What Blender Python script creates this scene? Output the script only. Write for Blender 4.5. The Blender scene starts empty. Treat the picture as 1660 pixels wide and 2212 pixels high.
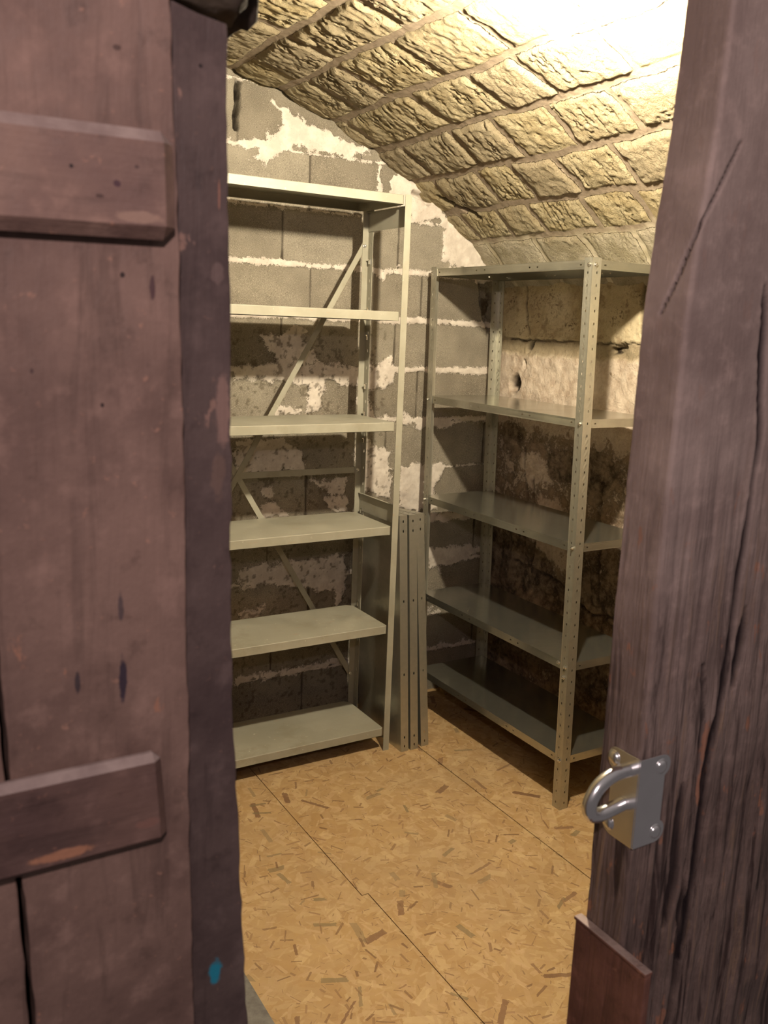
import bpy, bmesh, math, random
import numpy as np
from mathutils import Vector, Matrix

# ------------------------------------------------------------------ camera, world, lights
sc = bpy.context.scene
COL = sc.collection
YAW, PITCH, ROLL, FPX = 0.5393, 0.2044, 0.0390, 1944.3
CAM_Z = 1.5716
fw = Vector((math.sin(YAW)*math.cos(PITCH), math.cos(YAW)*math.cos(PITCH), -math.sin(PITCH)))
rt = Vector((math.cos(YAW), -math.sin(YAW), 0))
up = rt.cross(fw)
r2 = math.cos(ROLL)*rt + math.sin(ROLL)*up
u2 = -math.sin(ROLL)*rt + math.cos(ROLL)*up
cd = bpy.data.cameras.new('camera')
cam = bpy.data.objects.new('camera', cd); COL.objects.link(cam)
cam.matrix_world = Matrix(((r2.x, u2.x, -fw.x, 0), (r2.y, u2.y, -fw.y, 0), (r2.z, u2.z, -fw.z, CAM_Z), (0, 0, 0, 1)))
cd.sensor_fit = 'VERTICAL'; cd.sensor_height = 36; cd.lens = FPX/2212*36
cd.clip_start = 0.02; cd.clip_end = 50
cd.dof.use_dof = True; cd.dof.focus_distance = 2.5; cd.dof.aperture_fstop = 11
sc.camera = cam

w = bpy.data.worlds.new('world'); sc.world = w; w.use_nodes = True
wn = w.node_tree.nodes; wl = w.node_tree.links; bg = wn['Background']     # gradient added for the unseen corridor, shaped to light chamfers and chrome
tcw = wn.new('ShaderNodeTexCoord'); sx_ = wn.new('ShaderNodeSeparateXYZ'); rp = wn.new('ShaderNodeValToRGB')
wl.new(tcw.outputs['Generated'], sx_.inputs[0]); wl.new(sx_.outputs[2], rp.inputs[0]); wl.new(rp.outputs[0], bg.inputs[0])
rp.color_ramp.elements[0].position = 0.0; rp.color_ramp.elements[0].color = (0.42, 0.36, 0.35, 1)
rp.color_ramp.elements[1].position = 0.75; rp.color_ramp.elements[1].color = (1.0, 0.86, 0.82, 1)
bg.inputs[1].default_value = 0.27

sc.view_settings.view_transform = 'Standard'; sc.view_settings.look = 'None'
sc.view_settings.gamma = 1; sc.view_settings.use_curve_mapping = False
sc.view_settings.exposure = 0.0
sc.cycles.sample_clamp_indirect = 5.0; sc.cycles.blur_glossy = 1.0

LAMP = (1.32, 1.57, 2.19)
BULB_STRENGTH = 5200.0
BULB_COLOR = (1.0, 0.86, 0.63)
pl = bpy.data.lights.new('corridor_light', 'POINT'); pl.energy = 40; pl.color = (1.0, 0.80, 0.78); pl.shadow_soft_size = 0.035
po = bpy.data.objects.new('corridor_light', pl); COL.objects.link(po); po.location = (-0.13, -0.3, 2.04)

# ------------------------------------------------------------------ helpers
PI = math.pi
rng = np.random.RandomState(7)
random.seed(5)

def _hash(ix, iy, seed):
    ix = ix.astype(np.int64); iy = iy.astype(np.int64)
    n = (ix*374761393 + iy*668265263 + seed*1442695041) & 0x7fffffff
    n = ((n ^ (n >> 13))*1274126177) & 0x7fffffff
    n = (n ^ (n >> 16)) & 0x7fffffff
    return n/float(0x7fffffff)

def vnoise(x, y, seed=0):
    x0 = np.floor(x); y0 = np.floor(y); fx = x-x0; fy = y-y0
    fx = fx*fx*(3-2*fx); fy = fy*fy*(3-2*fy)
    a = _hash(x0, y0, seed); b = _hash(x0+1, y0, seed); c = _hash(x0, y0+1, seed); d = _hash(x0+1, y0+1, seed)
    return (a+(b-a)*fx)*(1-fy) + (c+(d-c)*fx)*fy

def fbm(x, y, seed=0, oct=4, gain=0.5):
    s = np.zeros_like(x); a = 1; t = 0
    for i in range(oct):
        s += a*vnoise(x*2**i+17*i, y*2**i-9*i, seed+i*31); t += a; a *= gain
    return s/t          # 0..1

def sstep(a, b, x):
    t = np.clip((x-a)/(b-a), 0, 1); return t*t*(3-2*t)

def poly_sd(px, py, poly):
    """signed distance to a polygon, positive inside"""
    d = np.full(px.shape, 1e9); inside = np.zeros(px.shape, bool)
    n = len(poly)
    for i in range(n):
        x1, y1 = poly[i]; x2, y2 = poly[(i+1) % n]
        ex, ey = x2-x1, y2-y1
        t = np.clip(((px-x1)*ex+(py-y1)*ey)/(ex*ex+ey*ey+1e-12), 0, 1)
        d = np.minimum(d, np.hypot(px-x1-t*ex, py-y1-t*ey))
        c = ((y1 > py) != (y2 > py)) & (px < (x2-x1)*(py-y1)/((y2-y1) if abs(y2-y1) > 1e-9 else 1e-9)+x1)
        inside ^= c
    return np.where(inside, d, -d)

def seg_d(px, py, pts):
    d = np.full(px.shape, 1e9)
    for (x1, y1), (x2, y2) in zip(pts[:-1], pts[1:]):
        ex, ey = x2-x1, y2-y1
        t = np.clip(((px-x1)*ex+(py-y1)*ey)/(ex*ex+ey*ey+1e-12), 0, 1)
        d = np.minimum(d, np.hypot(px-x1-t*ex, py-y1-t*ey))
    return d

def axis(segs):
    """non-uniform axis: [(a, b, step), ...]"""
    out = []
    for a, b, s in segs:
        n = max(1, int(round((b-a)/s)))
        out += list(np.linspace(a, b, n+1)[(1 if out else 0):])
    return np.array(out)

def mesh_from(name, verts, faces, mats, parent=None, smooth=False, loc=None):
    me = bpy.data.meshes.new(name)
    me.from_pydata([tuple(v) for v in verts], [], faces)
    for m in (mats if isinstance(mats, (list, tuple)) else [mats]): me.materials.append(m)
    if smooth: me.polygons.foreach_set('use_smooth', [True]*len(me.polygons))
    me.update()
    o = bpy.data.objects.new(name, me); COL.objects.link(o)
    if parent: o.parent = parent
    return o

def grid_obj(name, P, mat, attrs=None, parent=None, flip=False):
    """P: (n, m, 3) array of points -> a fine surface mesh with float attributes"""
    n, m = P.shape[:2]
    me = bpy.data.meshes.new(name)
    nv = n*m; idx = np.arange(nv).reshape(n, m)
    q = np.stack([idx[:-1, :-1], idx[1:, :-1], idx[1:, 1:], idx[:-1, 1:]], -1).reshape(-1, 4)
    if flip: q = q[:, ::-1]
    me.vertices.add(nv); me.vertices.foreach_set('co', P.reshape(-1).astype(np.float32))
    me.loops.add(q.size); me.loops.foreach_set('vertex_index', q.reshape(-1).astype(np.int32))
    me.polygons.add(len(q)); me.polygons.foreach_set('loop_start', (np.arange(len(q))*4).astype(np.int32))
    me.update(calc_edges=True); me.validate()
    me.polygons.foreach_set('use_smooth', np.ones(len(me.polygons), bool))
    for k, v in (attrs or {}).items():
        a = me.attributes.new(k, 'FLOAT', 'POINT'); a.data.foreach_set('value', v.reshape(-1).astype(np.float32))
    me.materials.append(mat)
    o = bpy.data.objects.new(name, me); COL.objects.link(o)
    if parent: o.parent = parent
    return o

def bm_box(bm, x0, x1, y0, y1, z0, z1):
    v = [bm.verts.new(p) for p in ((x0,y0,z0),(x1,y0,z0),(x1,y1,z0),(x0,y1,z0),(x0,y0,z1),(x1,y0,z1),(x1,y1,z1),(x0,y1,z1))]
    for f in ((0,3,2,1),(4,5,6,7),(0,1,5,4),(1,2,6,5),(2,3,7,6),(3,0,4,7)): bm.faces.new([v[i] for i in f])
    return v

def bm_obj(name, bm, mat, parent=None, bevel=0, smooth=False, segs=2):
    bmesh.ops.recalc_face_normals(bm, faces=bm.faces)
    me = bpy.data.meshes.new(name); bm.to_mesh(me); bm.free()
    me.materials.append(mat)
    if smooth: me.polygons.foreach_set('use_smooth', [True]*len(me.polygons))
    o = bpy.data.objects.new(name, me); COL.objects.link(o)
    if parent: o.parent = parent
    if bevel:
        b = o.modifiers.new('bevel', 'BEVEL'); b.width = bevel; b.segments = segs; b.limit_method = 'ANGLE'
    return o

def box_obj(name, x0, x1, y0, y1, z0, z1, mat, parent=None, bevel=0):
    bm = bmesh.new(); bm_box(bm, x0, x1, y0, y1, z0, z1); return bm_obj(name, bm, mat, parent, bevel)

def empty(name, label, cat, loc=(0, 0, 0), group=None):
    o = bpy.data.objects.new(name, None); COL.objects.link(o); o.location = loc; o.empty_display_size = 0.1
    o['label'] = label; o['category'] = cat
    if group: o['group'] = group
    return o

def struct(o): o['kind'] = 'structure'; return o

# ------------------------------------------------------------------ node helpers
class NT:
    def __init__(s, name):
        s.m = bpy.data.materials.new(name); s.m.use_nodes = True
        s.t = s.m.node_tree; s.b = s.t.nodes['Principled BSDF']; s.L = s.t.links
    def n(s, typ, **kw):
        nd = s.t.nodes.new(typ)
        for k, v in kw.items(): setattr(nd, k, v)
        return nd
    def put(s, sock, v):
        if isinstance(v, bpy.types.NodeSocket): s.L.new(v, sock)
        elif v is not None: sock.default_value = v
    def math(s, op, a, b=None, c=None, clamp=False):
        nd = s.n('ShaderNodeMath', operation=op, use_clamp=clamp)
        for i, v in enumerate((a, b, c)):
            if v is not None: s.put(nd.inputs[i], v)
        return nd.outputs[0]
    def vmath(s, op, a, b=None):
        nd = s.n('ShaderNodeVectorMath', operation=op); s.put(nd.inputs[0], a)
        if b is not None: s.put(nd.inputs[1], b)
        return nd.outputs[0]
    def attr(s, name): return s.n('ShaderNodeAttribute', attribute_name=name).outputs['Fac']
    def pos(s): return s.n('ShaderNodeTexCoord').outputs['Object']
    def mapping(s, v, scale=(1, 1, 1), rot=(0, 0, 0), loc=(0, 0, 0)):
        nd = s.n('ShaderNodeMapping'); s.put(nd.inputs['Vector'], v); nd.inputs['Scale'].default_value = scale
        nd.inputs['Rotation'].default_value = rot; nd.inputs['Location'].default_value = loc
        return nd.outputs[0]
    def noise(s, v, scale, detail=4, rough=0.55, dist=0.0):
        nd = s.n('ShaderNodeTexNoise'); s.put(nd.inputs['Vector'], v); nd.inputs['Scale'].default_value = scale
        nd.inputs['Detail'].default_value = detail; nd.inputs['Roughness'].default_value = rough; nd.inputs['Distortion'].default_value = dist
        return nd.outputs['Fac']
    def remap(s, v, a, b, c=0.0, d=1.0, smooth=True):
        nd = s.n('ShaderNodeMapRange', interpolation_type='SMOOTHSTEP' if smooth else 'LINEAR'); s.put(nd.inputs[0], v)
        for i, q in enumerate((a, b, c, d)): s.put(nd.inputs[i+1], q)
        return nd.outputs[0]
    def mix(s, f, a, b, mode='MIX'):
        nd = s.n('ShaderNodeMix', data_type='RGBA', blend_type=mode); s.put(nd.inputs[0], f)
        s.put(nd.inputs[6], (*a, 1) if isinstance(a, tuple) else a); s.put(nd.inputs[7], (*b, 1) if isinstance(b, tuple) else b)
        return nd.outputs[2]
    def bump(s, h, strength=0.5, dist=0.01, normal=None):
        nd = s.n('ShaderNodeBump'); nd.inputs['Strength'].default_value = strength; nd.inputs['Distance'].default_value = dist
        s.put(nd.inputs['Height'], h)
        if normal is not None: s.put(nd.inputs['Normal'], normal)
        return nd.outputs[0]
    def out(s, color=None, rough=None, metal=None, normal=None, spec=None):
        if color is not None: s.put(s.b.inputs['Base Color'], (*color, 1) if isinstance(color, tuple) else color)
        if rough is not None: s.put(s.b.inputs['Roughness'], rough)
        if metal is not None: s.put(s.b.inputs['Metallic'], metal)
        if normal is not None: s.put(s.b.inputs['Normal'], normal)
        if spec is not None: s.put(s.b.inputs['Specular IOR Level'], spec)
        return s.m

# ------------------------------------------------------------------ materials
def mat_backwall():
    t = NT('block_wall'); p = t.pos()
    pla = t.attr('plaster'); joint = t.attr('joint'); tone = t.attr('tone'); dirt = t.attr('dirt')
    n1 = t.noise(p, 45, 5, 0.6); n2 = t.noise(p, 220, 3, 0.6); n3 = t.noise(p, 9, 4, 0.5)
    thr = t.math('ADD', t.math('MULTIPLY', t.math('SUBTRACT', n1, 0.5), 1.5), t.math('MULTIPLY', t.math('SUBTRACT', n2, 0.5), 1.1))
    m = t.remap(t.math('ADD', pla, thr), 0.44, 0.56)
    grain = t.noise(p, 420, 2, 0.7)
    blk = t.mix(t.remap(n3, 0.3, 0.7), (0.235, 0.21, 0.168), (0.31, 0.28, 0.225))
    blk = t.mix(tone, blk, t.mix(1.0, blk, (0.70, 0.68, 0.66), 'MULTIPLY'))
    blk = t.mix(t.remap(grain, 0.55, 0.70, 0, 0.7), blk, (0.52, 0.47, 0.37))
    blk = t.mix(t.remap(grain, 0.44, 0.30, 0, 0.75), blk, (0.07, 0.055, 0.04))
    vor = t.n('ShaderNodeTexVoronoi', feature='F1'); t.put(vor.inputs['Vector'], p); vor.inputs['Scale'].default_value = 95
    blk = t.mix(t.math('MULTIPLY', t.remap(vor.outputs['Distance'], 0.16, 0.08), t.remap(t.noise(p, 30, 2), 0.5, 0.62)), blk, (0.04, 0.03, 0.025))
    plc = t.mix(t.remap(t.noise(p, 26, 5, 0.6), 0.35, 0.7), (0.49, 0.435, 0.38), (0.62, 0.565, 0.50))
    plc = t.mix(t.remap(t.noise(p, 150, 3, 0.7), 0.36, 0.27, 0, 0.8), plc, (0.22, 0.18, 0.14))
    c = t.mix(m, blk, plc)
    c = t.mix(t.math('MULTIPLY', joint, t.math('SUBTRACT', 1.0, m)), c, (0.05, 0.04, 0.03))
    c = t.mix(dirt, c, (0.10, 0.08, 0.055))
    h = t.math('ADD', t.math('MULTIPLY', m, 0.5), t.math('MULTIPLY', grain, t.remap(m, 0, 1, 0.45, 0.10)))
    h = t.math('ADD', h, t.math('MULTIPLY', n1, 0.35))
    return t.out(c, 0.95, normal=t.bump(h, 0.9, 0.006), spec=0.1)

def mat_vault():
    t = NT('vault_stone'); p = t.pos()
    mor = t.attr('mortar'); tone = t.attr('tone'); hole = t.attr('hole'); pale = t.attr('pale')
    n1 = t.noise(p, 55, 6, 0.65); n2 = t.noise(p, 14, 4, 0.55); n3 = t.noise(p, 190, 4, 0.7)
    st = t.mix(t.remap(n2, 0.3, 0.7), (0.44, 0.355, 0.20), (0.57, 0.49, 0.32))
    st = t.mix(tone, st, (0.37, 0.31, 0.22))
    st = t.mix(t.remap(n1, 0.40, 0.28, 0, 0.75), st, (0.17, 0.12, 0.06))
    st = t.mix(t.remap(n3, 0.40, 0.25, 0, 0.7), st, (0.13, 0.09, 0.045))
    mc = t.mix(t.remap(t.noise(p, 70, 4), 0.3, 0.7), (0.215, 0.170, 0.125), (0.29, 0.235, 0.175))
    mm = t.remap(t.math('ADD', mor, t.math('MULTIPLY', t.math('SUBTRACT', n1, 0.5), 0.9)), 0.40, 0.60)
    c = t.mix(mm, st, mc)
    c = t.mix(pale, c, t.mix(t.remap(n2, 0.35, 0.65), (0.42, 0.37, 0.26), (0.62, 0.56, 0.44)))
    c = t.mix(hole, c, (0.02, 0.015, 0.01))
    gr = t.noise(p, 130, 6, 0.75)
    c = t.mix(t.math('MULTIPLY', t.remap(gr, 0.44, 0.34), t.remap(mm, 0, 1, 0.75, 0.1)), c, (0.15, 0.11, 0.06))
    h = t.math('ADD', t.math('MULTIPLY', n1, t.remap(mm, 0, 1, 0.8, 0.2)), t.math('MULTIPLY', gr, t.remap(mm, 0, 1, 1.1, 0.15)))
    return t.out(c, 0.95, normal=t.bump(h, 1.0, 0.011), spec=0.1)

def mat_rightwall():
    t = NT('old_plastered_stone'); p = t.pos()
    dk = t.attr('dark'); cr = t.attr('crack'); tone = t.attr('tone'); band = t.attr('band')
    n1 = t.noise(p, 22, 6, 0.65); n2 = t.noise(p, 90, 5, 0.7); n3 = t.noise(p, 6, 4, 0.6)
    cream = t.mix(t.remap(n3, 0.35, 0.65), (0.40, 0.32, 0.20), (0.56, 0.48, 0.33))
    cream = t.mix(t.remap(n1, 0.46, 0.33, 0, 0.7), cream, (0.24, 0.18, 0.11))
    cream = t.mix(t.math('MULTIPLY', t.remap(n2, 0.48, 0.38), t.remap(t.noise(p, 11, 3), 0.48, 0.62)), cream, (0.17, 0.125, 0.08))
    cream = t.mix(tone, cream, t.mix(t.remap(n1, 0.3, 0.7), (0.42, 0.33, 0.26), (0.64, 0.55, 0.46)))
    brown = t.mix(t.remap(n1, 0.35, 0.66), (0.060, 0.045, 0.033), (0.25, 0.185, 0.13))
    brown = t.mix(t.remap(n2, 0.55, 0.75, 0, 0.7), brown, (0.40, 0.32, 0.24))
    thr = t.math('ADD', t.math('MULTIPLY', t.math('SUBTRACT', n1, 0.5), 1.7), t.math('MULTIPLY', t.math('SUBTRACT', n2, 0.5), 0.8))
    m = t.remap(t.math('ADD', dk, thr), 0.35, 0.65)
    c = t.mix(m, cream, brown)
    c = t.mix(band, c, (0.26, 0.21, 0.14))
    c = t.mix(cr, c, (0.025, 0.018, 0.012))
    h = t.math('ADD', n1, t.math('MULTIPLY', n2, 0.5))
    return t.out(c, 0.95, normal=t.bump(h, 0.9, 0.010), spec=0.1)

def mat_dull(name, a, b, scale=12, bump=0.5):
    t = NT(name); p = t.pos(); n = t.noise(p, scale, 6, 0.6)
    return t.out(t.mix(t.remap(n, 0.3, 0.7), a, b), 0.95, normal=t.bump(n, bump, 0.01), spec=0.1)

def mat_osb():
    t = NT('oriented_strand_board'); p0 = t.pos()
    base = t.mix(t.remap(t.noise(p0, 7, 4), 0.3, 0.7), (0.33, 0.205, 0.088), (0.40, 0.265, 0.125))
    rotv = t.mapping(p0, rot=(0, 0, 0.35))
    col = base; hsum = t.noise(p0, 60, 3)
    def layer(col, scale, off, hl, hw, prob, ca, cb, spread=6.283, alpha=1.0):
        v = t.mapping(rotv, scale=(scale, scale, scale), loc=off)
        vo = t.n('ShaderNodeTexVoronoi', feature='F1', voronoi_dimensions='2D'); t.put(vo.inputs['Vector'], v); vo.inputs['Scale'].default_value = 1
        loc = t.vmath('SUBTRACT', v, vo.outputs['Position'])
        sep = t.n('ShaderNodeSeparateColor'); t.put(sep.inputs[0], vo.outputs['Color'])
        ang = t.math('MULTIPLY', sep.outputs[0], spread)
        ro = t.n('ShaderNodeVectorRotate', rotation_type='Z_AXIS'); t.put(ro.inputs['Vector'], loc); t.put(ro.inputs['Angle'], ang)
        xy = t.n('ShaderNodeSeparateXYZ'); t.put(xy.inputs[0], ro.outputs[0])
        wob = t.math('MULTIPLY', t.math('SUBTRACT', t.noise(p0, 60, 4, 0.65), 0.5), 0.34)
        ax = t.math('ADD', t.math('ABSOLUTE', xy.outputs[0]), wob)
        ay = t.math('ADD', t.math('ABSOLUTE', xy.outputs[1]), t.math('MULTIPLY', wob, 0.38))
        L = t.math('MULTIPLY', hl, t.math('MULTIPLY_ADD', sep.outputs[1], 0.8, 0.45))
        W = t.math('MULTIPLY', hw, t.math('MULTIPLY_ADD', sep.outputs[2], 0.9, 0.35))
        m = t.math('MULTIPLY', t.math('LESS_THAN', ax, L), t.math('LESS_THAN', ay, W))
        rnd = t.math('FRACT', t.math('MULTIPLY', t.math('ADD', sep.outputs[1], sep.outputs[2]), 7.31))
        m = t.math('MULTIPLY', m, t.math('LESS_THAN', rnd, prob))
        tint = t.math('FRACT', t.math('MULTIPLY', sep.outputs[0], 13.7))
        grain = t.noise(t.mapping(ro.outputs[0], scale=(2, 30, 1)), 1.5, 3)
        tint = t.math('ADD', t.math('MULTIPLY', tint, 0.75), t.math('MULTIPLY', grain, 0.35), clamp=True)
        return t.mix(t.math('MULTIPLY', m, alpha), col, t.mix(tint, ca, cb))
    lt = ((0.265, 0.15, 0.06), (0.53, 0.39, 0.21))
    lt2 = ((0.31, 0.185, 0.078), (0.48, 0.335, 0.19))
    for i in range(3):
        col = layer(col, 8.5+3*i, (3.1*i, 7.7*i, 0), 0.50, 0.17, 0.95, *lt, alpha=0.62)
        col = layer(col, 16+5*i, (1.7*i+9, 2.3*i, 0), 0.60, 0.13, 0.85, *lt2, alpha=0.62)
    col = layer(col, 38, (41, 3, 0), 0.60, 0.12, 0.8, *lt, alpha=0.45)
    col = layer(col, 9.5, (5, 9, 0), 0.42, 0.085, 0.10, (0.10, 0.045, 0.024), (0.20, 0.11, 0.06), alpha=0.8)
    col = layer(col, 14, (15, 3, 0), 0.48, 0.11, 0.13, (0.12, 0.10, 0.055), (0.24, 0.17, 0.09), alpha=0.7)
    col = layer(col, 21, (11, 23, 0), 0.50, 0.07, 0.22, (0.09, 0.042, 0.022), (0.26, 0.15, 0.075), alpha=0.8)
    col = layer(col, 30, (25, 13, 0), 0.50, 0.09, 0.22, (0.11, 0.055, 0.028), (0.28, 0.165, 0.08), alpha=0.75)
    col = layer(col, 55, (31, 8, 0), 0.50, 0.09, 0.25, (0.12, 0.065, 0.03), (0.32, 0.20, 0.10), alpha=0.7)
    col = t.mix(t.remap(t.noise(p0, 2.3, 3), 0.45, 0.7, 0, 0.30), col, (0.29, 0.205, 0.12))
    return t.out(col, t.remap(t.noise(p0, 30, 3), 0.3, 0.7, 0.55, 0.75), normal=t.bump(hsum, 0.15, 0.003), spec=0.3)

def mat_wood(name, a, b, horiz=False, rough_wood=0.0, seed=(0, 0, 0), scuff=None, blue=None, knots=(), gran=1.0):
    t = NT(name); p = t.mapping(t.pos(), loc=seed)
    sc_ = (1, 1, 0.09) if not horiz else (0.09, 1, 1)
    pg = t.mapping(p, scale=sc_)
    g1 = t.noise(pg, 60*gran, 5, 0.6, 0.6); g2 = t.noise(pg, 240*gran, 3, 0.6)
    b1 = t.noise(p, 9, 5, 0.6); b2 = t.noise(p, 34, 5, 0.6); b3 = t.noise(p, 130, 4, 0.6)
    c = t.mix(t.remap(b1, 0.32, 0.68), a, b)
    c = t.mix(t.remap(b2, 0.5, 0.75, 0, 0.45), c, tuple(min(1, q*1.55+0.01) for q in b))
    c = t.mix(t.remap(b2, 0.45, 0.28, 0, 0.5), c, tuple(q*0.55 for q in a))
    c = t.mix(t.remap(g1, 0.47, 0.30, 0, 0.35+0.5*rough_wood), c, tuple(q*0.40 for q in a))
    c = t.mix(t.remap(b3, 0.64, 0.76, 0, 0.5), c, (b[0]*1.9, b[1]*1.6, b[2]*1.4))
    for (kx, ky, kz, rx, rz, col, st) in knots:     # knots, nail holes and paint dabs that the boards really carry
        q = t.vmath('MULTIPLY', t.vmath('SUBTRACT', t.pos(), (kx, ky, kz)), (1/rx, 0.0, 1/rz))
        ln = t.n('ShaderNodeVectorMath', operation='LENGTH'); t.put(ln.inputs[0], q)
        d = t.math('ADD', ln.outputs['Value'], t.math('MULTIPLY', t.math('SUBTRACT', t.noise(t.pos(), 110, 3), 0.5), 1.1))
        c = t.mix(t.remap(d, 1.05, 0.65, 0, st), c, col)
    if scuff:
        sm = t.math('MULTIPLY', t.remap(t.noise(t.mapping(p, scale=(1, 1, 0.5) if not horiz else (0.5, 1, 1)), 42, 5, 0.65), scuff[0], scuff[0]+0.05), 0.8)
        if len(scuff) > 2:
            xyz = t.n('ShaderNodeSeparateXYZ'); t.put(xyz.inputs[0], t.pos())
            sm = t.math('MULTIPLY', sm, t.remap(xyz.outputs[2], scuff[2], scuff[3]))
        c = t.mix(sm, c, scuff[1])
    gn = t.n('ShaderNodeSeparateXYZ'); t.put(gn.inputs[0], t.n('ShaderNodeNewGeometry').outputs['True Normal'])     # upward faces painted paler, standing in for light from above
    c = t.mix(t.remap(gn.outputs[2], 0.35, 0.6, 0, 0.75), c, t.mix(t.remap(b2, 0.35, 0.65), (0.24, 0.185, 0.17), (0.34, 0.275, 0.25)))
    h = t.math('ADD', t.math('MULTIPLY', g1, 0.5+1.5*rough_wood), t.math('ADD', t.math('MULTIPLY', g2, 0.25+0.6*rough_wood), t.math('MULTIPLY', b3, 0.35)))
    return t.out(c, t.remap(b2, 0.3, 0.7, 0.55, 0.8), normal=t.bump(h, 0.4+0.5*rough_wood, 0.004), spec=0.28)

def mat_galv(name='galvanised_steel', base=(0.45, 0.44, 0.375), rough=0.34, metal=0.82, var=0.05):
    t = NT(name); p = t.pos()
    vo = t.n('ShaderNodeTexVoronoi', feature='F1'); t.put(vo.inputs['Vector'], p); vo.inputs['Scale'].default_value = 70
    sep = t.n('ShaderNodeSeparateColor'); t.put(sep.inputs[0], vo.outputs['Color'])
    n = t.noise(p, 7, 4, 0.6)
    c = t.mix(sep.outputs[0], tuple(q*0.95 for q in base), tuple(q*1.04 for q in base))
    c = t.mix(t.remap(n, 0.5, 0.8, 0, 0.25), c, (0.38, 0.36, 0.30))
    return t.out(c, t.remap(n, 0.3, 0.7, rough-0.01, rough+var), metal, spec=0.5)

def mat_enamel():
    t = NT('grey_beige_enamel'); p = t.pos()
    n = t.noise(p, 8, 5, 0.6); s = t.noise(p, 60, 5, 0.7)
    c = t.mix(t.remap(n, 0.35, 0.7), (0.265, 0.252, 0.197), (0.315, 0.30, 0.24))
    c = t.mix(t.remap(t.noise(p, 5, 5, 0.7), 0.52, 0.68, 0, 0.55), c, (0.22, 0.20, 0.145))
    c = t.mix(t.remap(s, 0.66, 0.70, 0, 0.8), c, (0.55, 0.50, 0.42))
    c = t.mix(t.remap(t.noise(t.mapping(p, scale=(0.5, 2, 2)), 30, 5, 0.7), 0.62, 0.70, 0, 0.5), c, (0.34, 0.22, 0.14))
    return t.out(c, t.remap(n, 0.3, 0.7, 0.38, 0.55), normal=t.bump(s, 0.05, 0.003), spec=0.4)

def mat_metal(name, c, r, metal=1.0):
    t = NT(name); n = t.noise(t.pos(), 60, 3)
    return t.out(t.mix(n, tuple(q*0.9 for q in c), c), t.remap(n, 0.3, 0.7, r*0.95, r*1.1), metal)
M_BACK = mat_backwall(); M_VAULT = mat_vault(); M_RIGHT = mat_rightwall()
M_FRONT = mat_dull('front_stone_painted_shade', (0.045, 0.035, 0.03), (0.10, 0.08, 0.06), 14)  # stone colour darkened, standing in for the shadowed gap above the stile
M_LEFT = mat_dull('left_stone', (0.14, 0.12, 0.09), (0.25, 0.21, 0.16), 10)
M_OSB = mat_osb(); M_GALV = mat_galv(); M_GSHELF = mat_galv('galvanised_shelf', (0.47, 0.465, 0.40), 0.19, 0.90, 0.03); M_ENAMEL = mat_enamel()
M_GAP = mat_dull('seam_dirt', (0.02, 0.014, 0.008), (0.05, 0.035, 0.02), 30)

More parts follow.
